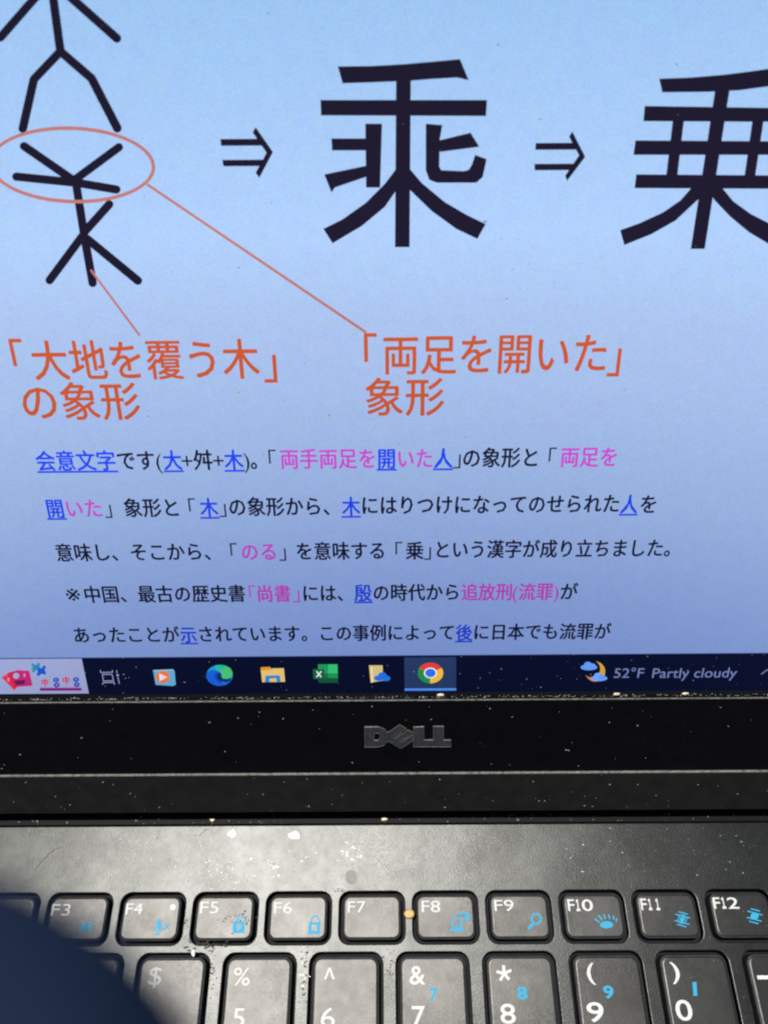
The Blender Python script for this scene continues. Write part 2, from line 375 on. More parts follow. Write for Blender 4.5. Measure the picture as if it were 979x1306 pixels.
# letters on the rows below, in the same print
for k, row in ((1, 'QWERTYUIOP'), (2, 'ASDFGHJKL'), (3, 'ZXCVBNM')):
    for i, ch in enumerate(row):
        o = caps[('q', (k, i))]; wl = [a for a in wells if a[0] == 'q' and a[1] == (k, i)][0]
        vs, fs = glyphs(ch, .02, 3)
        mk('legend', [(wl[2] + 3.4 + v.x * 4.6, wl[5] - 6.6 + v.y * 4.6, ZT) for v in vs], fs, M_white, o)

# ------------------------------------------------------------------ the lid
S0 = 39.1                                               # lower edge of the lit panel
PX0, PX1, PT = CX - 154.7, CX + 154.7, S0 + 174
plate('lid_shell', rrect(CX - 167, CX + 167, 3.6, 226, 7), -6, -1.5, M_lid, 1.2, L)
plate('bezel', rrect(CX - 166, CX + 166, 16.9, 225, 6), -1.45, .62, M_bez, .26, L, holes=[rrect(PX0 - .6, PX1 + .6, S0 - 1.25, PT + .6, .5)])
plate('hinge_strip', rrect(CX - 165, CX + 165, 5.0, 16.75, .8), -1.45, .95, M_strip, .3, L)
plate('hinge_barrel', rrect(CX - 140, CX + 140, 2.2, 4.8, .8), -5.8, -2.4, M_well, .3, L)
disp = mk('display', [L(PX0, S0 - .55, 0), L(PX1, S0 - .55, 0), L(PX1, PT, 0), L(PX0, PT, 0), L(PX0, S0 - .55, -1.2), L(PX1, S0 - .55, -1.2), L(PX1, PT, -1.2), L(PX0, PT, -1.2)],
          [(0, 1, 2, 3), (7, 6, 5, 4), (0, 4, 5, 1), (1, 5, 6, 2), (2, 6, 7, 3), (3, 7, 4, 0)], [M_page, M_bez], lap, fm=[0, 1, 1, 1, 1, 1])
mk('panel_border', [L(PX0 - .5, S0 - 1.2, .01), L(PX1 + .5, S0 - 1.2, .01), L(PX1 + .5, S0, .01), L(PX0 - .5, S0, .01)], [(0, 1, 2, 3)], M_well, lap)

M_lip = mat('lip_glint_lint', (.17, .17, .155), .5, .4, .5, 1200)  # pale grey paints sunlight caught on the bezel lip; lint on the seam
plate('bezel_lip_glint', [(PX0 - 2, S0 - 1.75), (PX1 + 2, S0 - 1.75), (PX1 + 2, S0 - 1.42), (PX0 - 2, S0 - 1.42)], .3, .70, M_lip, .06, L)
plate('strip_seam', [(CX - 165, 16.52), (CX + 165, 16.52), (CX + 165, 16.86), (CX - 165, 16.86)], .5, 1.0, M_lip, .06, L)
def flat(name, items, parent=disp, z0=.02):
    """flat picture on the display: items = [(outline in photo-plane points already in lid mm, material)]"""
    vs, fs, fm, ms = [], [], [], []
    for k, (pl, m) in enumerate(items):
        b = len(vs); ar = sum(pl[i - 1][0] * pl[i][1] - pl[i][0] * pl[i - 1][1] for i in range(len(pl)))
        idx = [b + i for i in range(len(pl))]
        if ar < 0: idx = idx[::-1]
        vs += [L(p[0], p[1], z0 + .005 * k) for p in pl]
        if m not in ms: ms.append(m)
        fs.append(idx); fm.append(ms.index(m))
    return mk(name, vs, fs, ms, parent, fm)
def zz(ox, oy, sc):                                     # a measuring frame on the display
    return lambda pl: [on_lid(ox + x / sc, oy + y / sc) for x, y in pl]

# taskbar
TB = S0 + 9.75
flat('taskbar', [([(PX0, S0), (PX1, S0), (PX1, TB), (PX0, TB)], M_bar)], z0=.012)
flat('taskbar_edge', [([(PX0, TB), (PX1, TB), (PX1, TB + .16), (PX0, TB + .16)], LC(60, 72, 130))], z0=.012)

# big characters, stroke by stroke
z1 = zz(400, 70, 4.079)
g1 = [[(125, 60), (300, 58), (470, 48), (620, 35), (760, 22), (805, 132), (745, 118), (620, 125), (500, 135), (300, 143), (150, 148)],
      [(35, 235), (900, 235), (895, 318), (38, 315)], [(428, 100), (505, 100), (498, 1000), (422, 1000)],
      [(268, 358), (355, 358), (345, 690), (272, 690)], [(92, 435), (275, 435), (275, 497), (95, 497)],
      [(55, 622), (280, 575), (280, 632), (110, 690), (92, 715)],
      [(582, 358), (668, 365), (655, 440), (652, 580), (662, 600), (780, 605), (805, 598), (822, 570), (838, 520), (898, 542), (878, 635), (845, 665), (640, 665), (600, 650), (582, 600)],
      [(650, 445), (815, 405), (860, 478), (655, 505)],
      [(430, 590), (370, 670), (270, 770), (150, 855), (50, 905), (98, 980), (250, 890), (370, 790), (432, 700)],
      [(497, 590), (560, 665), (680, 765), (790, 830), (893, 880), (850, 957), (740, 905), (610, 810), (497, 700)]]
flat('kanji', [(z1(p), M_ink) for p in g1])
z2 = zz(779, 80, 4.895)
g2 = [[(298, 100), (500, 92), (700, 75), (860, 55), (979, 38), (1150, 10), (1190, 110), (979, 148), (800, 172), (600, 182), (318, 185)],
      [(208, 270), (1200, 285), (1195, 370), (200, 365)], [(150, 485), (1260, 492), (1255, 575), (138, 575)],
      [(155, 697), (1240, 705), (1235, 788), (145, 783)], [(650, 150), (740, 150), (582, 1162), (495, 1162)],
      [(385, 340), (455, 340), (410, 720), (340, 720)], [(882, 340), (952, 340), (895, 720), (828, 720)],
      [(500, 780), (430, 860), (320, 935), (180, 1000), (55, 1045), (80, 1138), (250, 1070), (400, 985), (545, 850), (600, 780)],
      [(690, 780), (760, 865), (870, 945), (979, 1000), (1120, 1060), (1080, 1160), (979, 1130), (860, 1060), (740, 960), (640, 855), (600, 780)]]
flat('kanji', [(z2(p), M_ink) for p in g2])
z3 = zz(270, 150, 9.79)
flat('arrow_symbol', [(z3(p), M_ink) for p in ([(108, 268), (600, 265), (640, 350), (118, 352)], [(132, 528), (640, 525), (600, 605), (148, 608)],
     [(548, 118), (765, 430), (595, 752), (548, 690), (685, 440), (512, 185)])])
z4 = zz(670, 150, 9.79)
flat('arrow_symbol', [(z4(p), M_ink) for p in ([(125, 318), (600, 315), (640, 400), (118, 402)], [(108, 578), (600, 575), (560, 655), (112, 658)],
     [(580, 172), (742, 490), (515, 790), (492, 725), (665, 470), (540, 240)])])
def strokes(z, lines, w_):
    out = []
    for ln in lines:
        for i in range(len(ln) - 1): out.append((z(seg(ln[i], ln[i + 1], w_)), M_ink))
        for p in ln: out.append((z(disc(p[0], p[1], w_ / 2, n=14)), M_ink))
    return out
z5 = zz(0, 0, 4.45)
flat('pictograph', strokes(z5, [[(5, 212), (290, -115)], [(665, 218), (290, -115)], [(290, -115), (345, 292)], [(345, 292), (195, 450), (132, 730)], [(345, 292), (522, 445), (668, 728)]], 50))
z6 = zz(0, 150, 4.45)
flat('pictograph', strokes(z6, [[(138, 162), (420, 357), (676, 168)], [(95, 335), (440, 370), (662, 408)], [(430, 350), (482, 680), (528, 938)], [(622, 492), (485, 645)], [(470, 672), (285, 922)], [(500, 690), (785, 925)]], 48))
def ring(cx, cy, rx, ry, rot, w_, n=64):
    out = []
    c, s = math.cos(rot), math.sin(rot)
    def P(k, d):
        a = 2 * math.pi * k / n; x, y = (rx + d) * math.cos(a), (ry + d) * math.sin(a); return (cx + c * x - s * y, cy + s * x + c * y)
    return [[P(k, -w_ / 2), P(k + 1, -w_ / 2), P(k + 1, w_ / 2), P(k, w_ / 2)] for k in range(n)]
I = zz(0, 0, 1)
def mesh_ring(name, quads, m, z):
    vs, fs = [], []
    for q in quads:
        b = len(vs); vs += [L(*p, z) for p in I(q)]; fs.append((b + 3, b + 2, b + 1, b))
    return mk(name, vs, fs, m, disp)
mesh_ring('annotation_ring', ring(92.5, 210.3, 103.8, 46.7, .035, 4.6), M_ring, .16)
flat('leader_line', [(I(seg((188, 235), (467, 424), 3.4)), M_ring)], z0=.15)
flat('leader_line', [(I(seg((116.5, 344), (179, 428), 2.8)), M_ring)], z0=.19)

# running text
def run(body, px0, px1, ymid, m, em=None, bold=0, name='screen_text', ul=False, z=.03, cell=True, res=2, weight=.04):
    """text between two columns; a full-width character is one em"""
    x0, s0 = on_lid(px0, ymid); x1, _ = on_lid(px1, ymid)
    W = len(body) if cell else advance(body)
    k = (x1 - x0) / W
    e = em if em else k
    vs, fs = glyphs(body, bold, res)
    sc = s0 - .38 * e
    V = [L(x0 + v.x * k, sc + v.y * e, z) for v in vs]
    if ul:
        b = len(V); V += [L(x0, sc - .17 * e, z), L(x1, sc - .17 * e, z), L(x1, sc - .11 * e, z), L(x0, sc - .11 * e, z)]
        fs = list(fs) + [(b, b + 1, b + 2, b + 3)]
    if not ul or True:
        n0 = len(V); fs = list(fs); base = list(fs)
        dx = e * weight
        for q, (ax, ay) in enumerate(((dx, 0), (dx / 2, dx * .7))):
            V += [V[i] + Vector((ax, 0, 0)) + UP * ay + NRM * (.003 * (q + 1)) for i in range(n0)]; fs += [[i + n0 * (q + 1) for i in f] for f in base]
    return mk(name, V, fs, m, disp)
D_, B_, G_ = M_body, M_link, M_mag
EM = 4.36
def line(y, runs, sl=-.0075):
    for t in runs:
        body, a, b, m = t[:4]; ul = m is B_
        yy = y + sl * ((a + b) / 2 - 60)
        if body in '「」()+※': # narrow marks: keep their own proportions at full em
            vs, fs = glyphs(body, 0, 2); lo = min(v.x for v in vs); hi = max(v.x for v in vs)
            xc, s0 = on_lid((a + b) / 2, yy); sc = s0 - .38 * EM
            k = EM if body in '「」' else EM * (1.25 if body == '※' else 1.0)
            mk('screen_text', [L(xc + (v.x - (lo + hi) / 2) * k, sc + v.y * k, .03) for v in vs], fs, m, disp)
        else: run(body, a, b, yy, m, EM, ul=ul)
line(588.5, [('会意文字', 45, 148, B_), ('です', 148, 198, D_), ('(', 198, 207, D_), ('大', 207, 232, B_), ('+', 232, 245, D_), ('舛', 245.5, 271, D_), ('+', 272, 285, D_), ('木', 285, 310, B_),
     (')', 310, 319, D_), ('。', 318, 342, D_), ('「', 343, 352, D_), ('両手両足を', 356, 480, G_), ('開', 480, 504.5, B_), ('いた', 504.5, 552, G_), ('人', 552, 577, B_), ('」', 578, 587, D_), ('の象形と', 588, 688, D_),
     ('「', 700, 708, D_), ('両足を', 713, 788, G_)])
line(649, [('開', 58, 82, B_), ('いた', 82, 131, G_), ('」', 132, 143, D_), ('象形と', 157, 230, D_), ('「', 241, 250, D_), ('木', 254, 278, B_), ('」', 279, 288, D_), ('の象形から、', 290, 435, D_), ('木', 435, 459, B_),
     ('にはりつけになってのせられた', 459, 790, D_), ('人', 790, 813, B_), ('を', 814, 838, D_)])
line(706, [('意味し、そこから、', 70, 283, D_), ('「', 294, 303, D_), ('のる', 306, 354, G_), ('」', 355, 365, D_), ('を意味する', 376, 492, D_), ('「', 505, 512, D_), ('乗', 516, 540, D_), ('」', 541, 549, D_), ('という漢字が成り立ちました。', 552, 868, D_)])
line(759.5, [('※', 83, 104, D_), ('中国、最古の歴史書', 106, 313, D_), ('「', 318, 326, G_), ('尚書', 326, 371, G_), ('」', 373, 382, G_), ('には、', 384, 451, D_), ('殷', 451, 474, B_), ('の時代から', 474, 587, D_), ('追放刑', 587, 653, G_), ('(', 653, 660, G_), ('流罪', 660, 705, G_), (')', 705, 713, G_), ('が', 713, 736, D_)])
line(811, [('あったことが', 92, 229, D_), ('示', 229, 251, B_), ('されています。', 251, 405, D_), ('この事例によって', 405, 580, D_), ('後', 580, 602, B_), ('に日本でも流罪が', 602, 778, D_)])
# orange captions
def cap_run(body, a, b, y, em=None, **k): run(body, a, b, y, M_org, em, 0, 'caption_text', z=.03, res=3, weight=.024, **k)
EO = 7.75
cap_run('「', -15.5, 33, 458, EO * .96); cap_run('大地を覆う木', 39, 331, 460.5, EO); cap_run('」', 334, 383, 463, EO)
cap_run('の象形', 24, 179, 513, EO)
cap_run('「', 433, 481, 452, EO); cap_run('両足を開いた', 486, 776, 453, EO); cap_run('」', 774, 820, 455, EO)
cap_run('象形', 463, 567, 507, EO)
def hline(y, a, b, m, wd=.14): 
    s = on_lid(490, y)[1]; x0 = on_lid(a, y)[0]; x1 = on_lid(b, y)[0]
    flat('page_line', [([(x0, s), (x1, s), (x1, s + wd), (x0, s + wd)], m)], z0=.012)
hline(539, -60, 975, LC(122, 142, 188), .09)

# taskbar pictures
z = zz(0, 838, 8.9)
card, pal = LC(196, 40, 84), LC(150, 160, 205)
sb = [([(PX0, S0 + .4), (on_lid(109, 862)[0], S0 + .4), (on_lid(109, 862)[0], TB - .1), (PX0, TB - .1)], LC(146, 156, 198))]
flat('search_box', sb, z0=.02)
it = [([(22, 228), (100, 180), (150, 165), (200, 340), (165, 378)], LC(205, 45, 80)), ([(90, 178), (215, 145), (250, 330), (170, 345)], LC(190, 32, 72)), ([(200, 148), (335, 155), (375, 325), (235, 335)], LC(180, 36, 110)),
      ([(165, 270), (290, 258), (282, 305), (190, 316)], LC(82, 24, 84)), (disc(187, 212, 36, 34), pal), (disc(100, 255, 14, 26), LC(215, 120, 160)), (disc(282, 205, 11, 22), LC(205, 140, 190))]
flat('card_picture', [(z(p), m) for p, m in it], z0=.03)
tq, bl = LC(40, 130, 170), LC(30, 80, 190)
it = [([(370, 90), (455, 80), (465, 150), (385, 160)], tq), (disc(375, 85, 16), tq), (disc(440, 78, 16), tq), (disc(385, 155, 18), tq), (disc(368, 125, 10), tq),
      ([(425, 130), (510, 115), (520, 185), (435, 200)], bl), (disc(505, 115, 20), bl), (disc(510, 180, 18), bl), (disc(440, 192, 20), bl), (disc(420, 158, 12), pal), (disc(470, 112, 12), pal), (disc(478, 200, 10), pal)]
flat('puzzle_picture', [(z(p), m) for p, m in it], z0=.03)
rd, b2, pu = LC(196, 40, 90), LC(52, 72, 180), LC(110, 30, 110)
it = [([(455, 345), (928, 343), (930, 380), (457, 382)], pu), ([(455, 345), (928, 343), (928, 352), (455, 354)], LC(170, 90, 160))]
for cx, cy in ((512, 283), (752, 258)):
    it += [([(cx - 38, cy - 22), (cx + 38, cy - 22), (cx + 38, cy + 20), (cx - 38, cy + 20)], rd), ([(cx - 26, cy - 10), (cx - 7, cy - 10), (cx - 7, cy + 9), (cx - 26, cy + 9)], pal),
           ([(cx + 7, cy - 10), (cx + 26, cy - 10), (cx + 26, cy + 9), (cx + 7, cy + 9)], pal), ([(cx - 7, cy - 42), (cx + 7, cy - 42), (cx + 14, cy + 52), (cx + 3, cy + 52)], rd)]
for cx, cy in ((640, 285), (868, 280)):
    it += [(disc(cx, cy - 28, 34, 28), b2), (disc(cx + 8, cy + 30, 34, 28), b2), (disc(cx - 2, cy - 30, 9), pal), (disc(cx + 8, cy + 28, 9), pal)]
flat('tile_picture', [(z(p), m) for p, m in it], z0=.03)
z = zz(120, 838, 5.153)
wh = LC(150, 158, 205)
it = [seg((42, 86), (46, 100), 5), seg((44, 101), (124, 99), 5), seg((123, 100), (121, 86), 5), seg((56, 113), (120, 113), 5), seg((119, 112), (130, 156), 5), seg((129, 155), (62, 156), 5), seg((63, 157), (56, 112), 5),
      seg((58, 180), (60, 166), 5), seg((58, 167), (136, 165), 5), seg((133, 166), (136, 180), 5), seg((150, 86), (152, 106), 5), [(148, 113), (163, 112), (165, 123), (150, 124)], seg((158, 130), (168, 174), 5)]
flat('task_view_icon', [(z(p), wh) for p in it], z0=.03)
it = [([(388, 85), (520, 80), (530, 92), (538, 180), (520, 190), (405, 182)], LC(92, 165, 205)), ([(388, 85), (520, 80), (524, 88), (390, 94)], LC(140, 190, 220)), (disc(452, 131, 47, 42), LC(222, 118, 66)), ([(428, 106), (432, 158), (484, 131)], LC(225, 215, 225))]
flat('media_icon', [(z(p), m) for p, m in it], z0=.03)
it = [(disc(825, 120, 86, 69, n=32), LC(24, 150, 205)),
      ([(825, 51), (860, 54), (895, 72), (911, 100), (905, 128), (880, 142), (850, 142), (838, 130), (842, 118), (832, 98), (812, 90), (800, 75)], LC(70, 190, 110)),
      ([(800, 52), (840, 51), (870, 58), (850, 80), (815, 85), (790, 70)], LC(40, 175, 165)),
      ([(738, 120), (745, 98), (775, 84), (812, 90), (832, 98), (800, 104), (790, 125), (800, 150), (830, 168), (862, 170), (895, 158), (870, 182), (830, 190), (785, 182), (750, 158)], LC(22, 92, 215)),
      ([(812, 108), (826, 100), (838, 112), (838, 130), (850, 142), (880, 143), (903, 135), (898, 155), (870, 166), (840, 162), (815, 145), (806, 125)], LC(14, 42, 110)),
      ([(800, 104), (818, 98), (812, 112), (808, 128), (818, 148), (845, 163), (830, 168), (800, 150), (790, 125)], LC(20, 70, 170))]
flat('browser_icon', [(z(p), m) for p, m in it], z0=.03)
z = zz(320, 838, 3.626)
it = [([(45, 47), (88, 45), (96, 56), (96, 70), (46, 70)], LC(222, 150, 50)), ([(46, 62), (90, 60), (98, 52), (152, 51), (158, 114), (52, 116)], LC(226, 192, 112)),
      ([(65, 116), (68, 86), (133, 84), (138, 113), (120, 115), (117, 97), (85, 99), (86, 116)], LC(44, 130, 215))]
flat('folder_icon', [(z(p), m) for p, m in it], z0=.03)
it = [([(310, 33), (356, 33), (356, 75), (310, 76)], LC(30, 150, 90)), ([(356, 33), (400, 33), (401, 75), (356, 75)], LC(50, 190, 115)), ([(310, 76), (356, 75), (356, 97), (311, 98)], LC(22, 110, 66)), ([(356, 75), (401, 75), (402, 97), (356, 97)], LC(28, 145, 82)),
      ([(311, 98), (402, 97), (402, 118), (313, 119)], LC(20, 82, 52)), ([(286, 55), (338, 55), (341, 101), (289, 101)], LC(16, 100, 58)), (seg((303, 65), (325, 92), 6), LC(225, 235, 240)), (seg((325, 65), (303, 92), 6), LC(225, 235, 240))]
flat('spreadsheet_icon', [(z(p), m) for p, m in it], z0=.03)
cb = LC(36, 110, 225)
it = [([(545, 38), (608, 38), (611, 108), (553, 118)], LC(212, 192, 130)), ([(553, 46), (560, 45), (566, 115), (556, 118)], LC(240, 222, 170)), (disc(590, 97, 22, 13), cb), (disc(607, 86, 20, 17), cb), (disc(624, 98, 20, 13), cb)]
flat('cloud_folder_icon', [(z(p), m) for p, m in it], z0=.03)
hl = [([(708, 2), (948, 0), (948, 157), (710, 158)], LC(36, 56, 98)), ([(710, 145), (948, 144), (948, 154), (710, 155)], LC(78, 140, 240))]
flat('active_app_highlight', [(z(p), m) for p, m in hl], z0=.02)
cx, cy, rx, ry = 829, 73, 59, 48
it = [([(cx, cy)] + disc(cx, cy, rx, ry, 205, 335, 14), LC(222, 64, 52)), ([(cx, cy)] + disc(cx, cy, rx, ry, -28, 95, 14), LC(240, 190, 60)), ([(cx, cy)] + disc(cx, cy, rx, ry, 92, 208, 14), LC(36, 140, 68)),
      (disc(cx, cy, rx * .52, ry * .52), LC(235, 235, 245)), (disc(cx, cy, rx * .41, ry * .41), LC(50, 110, 235))]
flat('browser_icon', [(z(p), m) for p, m in it], z0=.04)
z = zz(730, 838, 3.932)
ye, og, cl = LC(205, 160, 60), LC(215, 120, 50), LC(96, 150, 240)
def crescent(cx, cy, R, n=16, a0=-75, a1=150):
    o_ = disc(cx, cy, R, R, a0, a1, n); i_ = disc(cx - 18, cy - 14, R * .86, R * .86, a0 + 12, a1 - 10, n)[::-1]; return o_ + i_
cq = crescent(112, 72, 50)
it = [([cq[i], cq[i + 1], cq[-2 - i], cq[-1 - i]], ye if i < 7 else og) for i in range(16)] + [(disc(80, 50, 42, 15), cl), (disc(75, 38, 20, 16), cl), (disc(95, 44, 20, 14), cl),
      (disc(130, 105, 42, 14), LC(110, 165, 245)), (disc(125, 93, 20, 16), LC(110, 165, 245)), (disc(145, 99, 18, 13), cl)]
flat('weather_icon', [(z(p), m) for p, m in it], z0=.03)
wt = LC(108, 124, 176)
def lat(body, x0, x1, yc):
    run(body, 730 + x0 / 3.932, 730 + x1 / 3.932, 838 + yc / 3.932, wt, 3.6, 0, 'taskbar_text', z=.03, cell=False, res=3, weight=.008)
lat('52°F', 203, 358, 78); lat('Partly cloudy', 394, 822, 78)
flat('chevron_icon', [(z(seg((943, 86), (975, 62), 5)), wt), (z(seg((972, 62), (1004, 86), 5)), wt)], z0=.03)

# raised maker's mark on the bezel
z = zz(440, 900, 6.119)
def mark(loops):
    vs, fs = curve_plate([z(l) for l in loops], .22, .07, 1)
    return [L(v.x, v.y, v.z + .78) for v in vs], fs
D1 = [(153, 145), (255, 143), (305, 160), (325, 188), (350, 180), (345, 250), (325, 262), (300, 288), (255, 300), (155, 300)]
D2 = [(228, 190), (262, 192), (275, 212), (270, 235), (255, 248), (225, 248)]
E1 = [(340, 195), (425, 128), (524, 186), (505, 205), (478, 180), (430, 212), (378, 208), (400, 232), (455, 226), (500, 196), (432, 240), (530, 250), (432, 310), (338, 252)]
Ea = [(325, 195), (425, 128), (475, 158), (375, 226), (385, 235), (490, 168), (524, 188), (425, 255), (437, 262), (524, 205), (528, 250), (432, 312), (335, 252)]
LL = [(532, 146), (612, 142), (612, 246), (686, 245), (686, 140), (765, 140), (765, 246), (820, 246), (822, 298), (532, 298)]
V, F = [], []
for lp in ([D1, D2], [Ea], [LL]):
    v_, f_ = mark(lp); b = len(V); V += v_; F += [[i + b for i in f] for f in f_]
logo = mk('raised_logo', V, F, M_logo, lap)
V, F = [], []
for lp in ([D1, D2], [Ea], [LL]):
    c = bpy.data.curves.new('tmp', 'CURVE'); c.dimensions = '2D'; c.fill_mode = 'NONE'
    for l_ in lp:
        q = z(l_); s_ = c.splines.new('POLY'); s_.points.add(len(q) - 1); s_.use_cyclic_u = True
        for p, t in zip(s_.points, q): p.co = (t[0], t[1], 0, 1)
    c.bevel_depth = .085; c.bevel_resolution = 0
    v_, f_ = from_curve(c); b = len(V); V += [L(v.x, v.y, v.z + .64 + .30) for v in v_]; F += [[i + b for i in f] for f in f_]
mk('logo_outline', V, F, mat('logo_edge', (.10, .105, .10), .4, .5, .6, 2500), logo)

# smudge and stains printed into the deck's grime
M_st = mat('grime', (.10, .10, .095), .5, .6, .3, 900)
poly_on('stain', [[on_deck(*p) for p in disc(448, 1119, 7.6, 9.5)]], M_st, lap, z=.012)

# ------------------------------------------------------------------ dust, crumbs and flecks
def flake(vs, fs, P, u, v, n, a, b, h, k=5):
    base = len(vs); ph = rnd.random() * 6
    ring_ = [(math.cos(ph + 2 * math.pi * i / k) * a * rnd.uniform(.6, 1.1), math.sin(ph + 2 * math.pi * i / k) * b * rnd.uniform(.6, 1.1)) for i in range(k)]
    for q in ring_: vs.append(P + u * q[0] + v * q[1])
    for q in ring_: vs.append(P + u * q[0] * .6 + v * q[1] * .6 + n * h)
    fs.append([base + k + i for i in range(k)])
    for i in range(k): j = (i + 1) % k; fs.append([base + i, base + j, base + k + j, base + k + i])
def spin(u, v, a): return u * math.cos(a) + v * math.sin(a), v * math.cos(a) - u * math.sin(a)
X, Y, Z = Vector((1, 0, 0)), Vector((0, 1, 0)), Vector((0, 0, 1))
vs, fs = [], []
def scatter(n, fn, u, v, nn, lo, hi, pw=2.2, asp=(.25, .8)):
    for _ in range(n):
        P = fn(); a = lo + (hi - lo) * rnd.random() ** pw; u2, v2 = spin(u, v, rnd.uniform(-.3, 1.0))
        flake(vs, fs, P, u2, v2, nn, a, a * rnd.uniform(*asp), a * .35)
R = rnd.uniform
scatter(120, lambda: L(R(-92, 95), R(17.6, 36.8), .63), X, UP, NRM, .04, .32, 2.8, (.15, .5))
scatter(90, lambda: L(R(-92, 95), R(5.4, 16.3), .96), X, UP, NRM, .05, .3)
scatter(260, lambda: L(R(-85, 90), R(39, 175), .2), X, UP, NRM, .04, .26, 3)
scatter(40, lambda: L(R(-60, 70), R(52, 170), .2), X, UP, NRM, .14, .42, 2, (.2, .5))
scatter(110, lambda: L(R(-85, 90), R(39, 49), .2), X, UP, NRM, .05, .24)
scatter(110, lambda: K(R(-92, 95), R(.5, 2.2), -.49), X, Y, Z, .06, .42)
scatter(420, lambda: K(R(-88, 90), R(-14, -.4), .01), X, Y, Z, .03, .26, 3)
for a in wells:
    if a[0] in 'fn' and -90 < a[2] < 100:
        scatter(7, lambda: K(R(a[2] + 1.6, a[3] - 1.6), R(a[4] + 1.8, a[5] - 1.8), ZT + .0), X, Y, Z, .03, .15)
        scatter(7, lambda: K(R(a[3] + .2, a[3] + 1.6), R(a[4], a[5]), .01), X, Y, Z, .04, .2)
# lint gathered along the lower lip of the display and on the seam under the bezel
for _ in range(480):
    x = R(-92, 95); dens = .45 + .55 * math.sin(x * .7) * math.sin(x * .13 + 1)
    a = R(.04, .15) * (1 + .7 * dens); u2, v2 = spin(X, UP, R(-.3, .3))
    flake(vs, fs, L(x, S0 - 1.05 + R(-.12, .55) * R(0, 1), R(.02, .5)), u2, v2, NRM, a * 1.4, a * .6, a * .5)
for _ in range(300):
    x = R(-92, 95); a = R(.03, .10); flake(vs, fs, L(x, 16.75 + R(-.12, .16), R(.66, .93)), X, UP, NRM, a * 2.2, a, a * .7)
d = mk('dust', vs, fs, M_dust); tag(d, 'pale dust specks and lint scattered over the bezel, screen and deck', None, None, 'stuff')

def crumb(name, P, a, b, h, m, label, cat, u=X, v=Y, n=Z, group=None, k=9, lump=.25):
    vs, fs = [], []; lev = [(0, .75), (.35, 1), (.75, .85), (1, .45)]
    rr = [R(1 - lump, 1 + lump) for _ in range(k)]
    for t, s in lev:
        for i in range(k):
            an = 2 * math.pi * i / k; vs.append(P + u * a * s * rr[i] * math.cos(an) + v * b * s * rr[i] * math.sin(an) + n * h * (t + R(-.06, .06)))
    for l_ in range(3):
        for i in range(k): j = (i + 1) % k; fs.append((l_ * k + i, l_ * k + j, (l_ + 1) * k + j, (l_ + 1) * k + i))
    fs.append(tuple(range(3 * k, 4 * k))); fs.append(tuple(range(k))[::-1])
    o = mk(name, vs, fs, m, smooth=True); tag(o, label, cat, group); return o
M_yel = mat('crumb_yellow', (.62, .42, .16), .7, .3, .2, 1500)
M_fl = mat('fleck_white', (.82, .80, .74), .6, .5, .1, 1500)
M_cr = mat('crumb_cream', (.75, .66, .5), .7, .3, .2, 1500)
p = on_deck(521, 1166, .4); crumb('crumb', K(*p, .0), 1.35, .95, .9, M_yel, 'yellow crumb lodged between the F7 and F8 keys', 'crumb')
p = on_deck(247, 1215, .2); crumb('crumb', K(*p, .0), .42, .75, .5, M_fl, 'small white crumb on the deck just above the percent key', 'crumb')
p = on_deck(296, 1063); crumb('glint_fleck', K(*p, .0), 1.25, .95, .12, M_fl, 'left white glint fleck near the rear edge of the deck above F5', 'fleck', lump=.35)  # specular white marks on the deck, painted as flat white flakes
p = on_deck(375, 1066); crumb('glint_fleck', K(*p, .0), 1.55, 1.1, .12, M_fl, 'larger white glint fleck near the rear edge of the deck above F6', 'fleck', lump=.4)
p = on_deck(271, 1046, -.5); crumb('crumb', K(*p, -.5), .6, .4, .35, M_cr, 'cream crumb in the dark gap behind the deck above the F5 key', 'crumb')
p = on_deck(489.5, 1045, -.5); crumb('crumb', K(*p, -.5), .85, .42, .35, M_cr, 'oval cream crumb in the dark gap behind the deck above the F7 key', 'crumb')
for px, py, lb in ((561, 885.5, 'cream lint crumb on the display lip under the highlighted browser icon'), (785, 884.3, 'cream lint crumb on the display lip below the weather temperature'), (872, 883.6, 'cream lint crumb on the display lip below the weather word')):
    x, s = on_lid(px, py); crumb('lint_crumb', L(x, s, .15), .85, .36, .35, M_cr, lb, 'crumb', X, UP, NRM)
vs, fs = [], []
def smear(px, py, n, sx, sy, lo, hi, on=K, asp=.5):
    for _ in range(n):
        x, y = on_deck(px + rnd.gauss(0, sx), py + rnd.gauss(0, sy)); a = R(lo, hi); u2, v2 = spin(X, Y, R(-.5, .9))
        flake(vs, fs, K(x, y, .003), u2, v2, Z, a, a * R(.25, asp), .012, 6)
smear(285, 1112, 60, 34, 12, .05, .32); smear(345, 1106, 12, 12, 5, .1, .55); smear(447, 1085, 14, 8, 9, .1, .6); smear(200, 1090, 40, 45, 22, .04, .18)
smear(390, 1096, 14, 30, 6, .08, .35); smear(388, 1245, 8, 3, 8, .15, .5); smear(740, 1085, 14, 60, 22, .05, .25); smear(900, 1085, 12, 50, 20, .05, .22)
o = mk('pale_smears', vs, fs, M_fl); tag(o, 'pale smears and chips scattered over the rear deck and between keys', None, None, 'stuff')
vs, fs = [], []
smear(262, 1207, 46, 13, 4, .12, .6); smear(272, 1235, 30, 3, 20, .1, .5); smear(389, 1235, 34, 3, 24, .1, .55); smear(437, 1136, 8, 6, 2, .1, .4); smear(497, 1225, 20, 3, 14, .1, .45); smear(237, 1185, 18, 2, 12, .1, .4)
smear(521, 1180, 10, 4, 9, .05, .2); smear(310, 1184, 0, 3, 5, .05, .2)
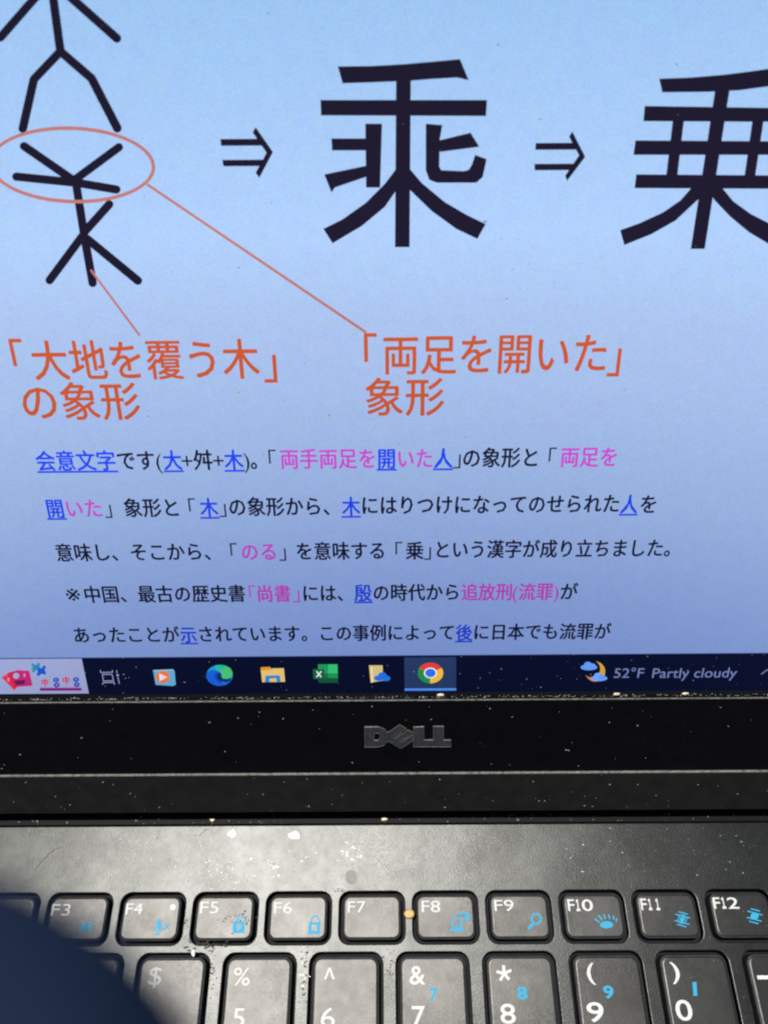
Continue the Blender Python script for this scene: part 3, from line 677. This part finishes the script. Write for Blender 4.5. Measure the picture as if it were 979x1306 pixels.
for i_ in range(34):
    x, y = on_deck(rnd.gauss(306, 9), rnd.gauss(1177, 9), ZT); flake(vs, fs, K(x, y, .655), X, Y, Z, R(.12, .42), R(.08, .26), .012, 6)
o = mk('dark_grime', vs, fs, mat('grime_dark', (.06, .055, .05), .9, .1)); tag(o, 'dark grime speckled between the keys and on the F5 key', None, None, 'stuff')
# short dark hair lying on the deck
def tube(name, pts, r, m, k=5):
    vs, fs = [], []
    for i, P in enumerate(pts):
        t = (pts[min(i + 1, len(pts) - 1)] - pts[max(i - 1, 0)]).normalized(); s_ = t.cross(Z).normalized(); q = s_.cross(t)
        for j in range(k): a = 2 * math.pi * j / k; vs.append(P + (s_ * math.cos(a) + q * math.sin(a)) * r)
    for i in range(len(pts) - 1):
        for j in range(k): fs.append((i * k + j, i * k + (j + 1) % k, (i + 1) * k + (j + 1) % k, (i + 1) * k + j))
    return mk(name, vs, fs, m, smooth=True)
M_hair = mat('hair', (.01, .008, .008), .4, .5)
def hair(px, label):
    h = tube('hair', [K(*on_deck(*q), .06) for q in px], .05, M_hair); tag(h, label, 'hair')
hair([(45, 1110), (50, 1103), (56, 1096), (63, 1089), (71, 1083), (79, 1080)], 'short curved dark hair on the deck above the F3 key')
hair([(254, 1066), (259, 1061), (265, 1057)], 'tiny dark hair at the rear deck edge left of the white flecks')

# ------------------------------------------------------------------ out-of-focus fingertip just below the lens
M_fing = mat('shaded_finger', (.016, .028, .060), .95, .05)  # the finger's shade is put into this dark navy base colour
def cam_pt(px, py, depth): return CAM + ray(px, py) * depth
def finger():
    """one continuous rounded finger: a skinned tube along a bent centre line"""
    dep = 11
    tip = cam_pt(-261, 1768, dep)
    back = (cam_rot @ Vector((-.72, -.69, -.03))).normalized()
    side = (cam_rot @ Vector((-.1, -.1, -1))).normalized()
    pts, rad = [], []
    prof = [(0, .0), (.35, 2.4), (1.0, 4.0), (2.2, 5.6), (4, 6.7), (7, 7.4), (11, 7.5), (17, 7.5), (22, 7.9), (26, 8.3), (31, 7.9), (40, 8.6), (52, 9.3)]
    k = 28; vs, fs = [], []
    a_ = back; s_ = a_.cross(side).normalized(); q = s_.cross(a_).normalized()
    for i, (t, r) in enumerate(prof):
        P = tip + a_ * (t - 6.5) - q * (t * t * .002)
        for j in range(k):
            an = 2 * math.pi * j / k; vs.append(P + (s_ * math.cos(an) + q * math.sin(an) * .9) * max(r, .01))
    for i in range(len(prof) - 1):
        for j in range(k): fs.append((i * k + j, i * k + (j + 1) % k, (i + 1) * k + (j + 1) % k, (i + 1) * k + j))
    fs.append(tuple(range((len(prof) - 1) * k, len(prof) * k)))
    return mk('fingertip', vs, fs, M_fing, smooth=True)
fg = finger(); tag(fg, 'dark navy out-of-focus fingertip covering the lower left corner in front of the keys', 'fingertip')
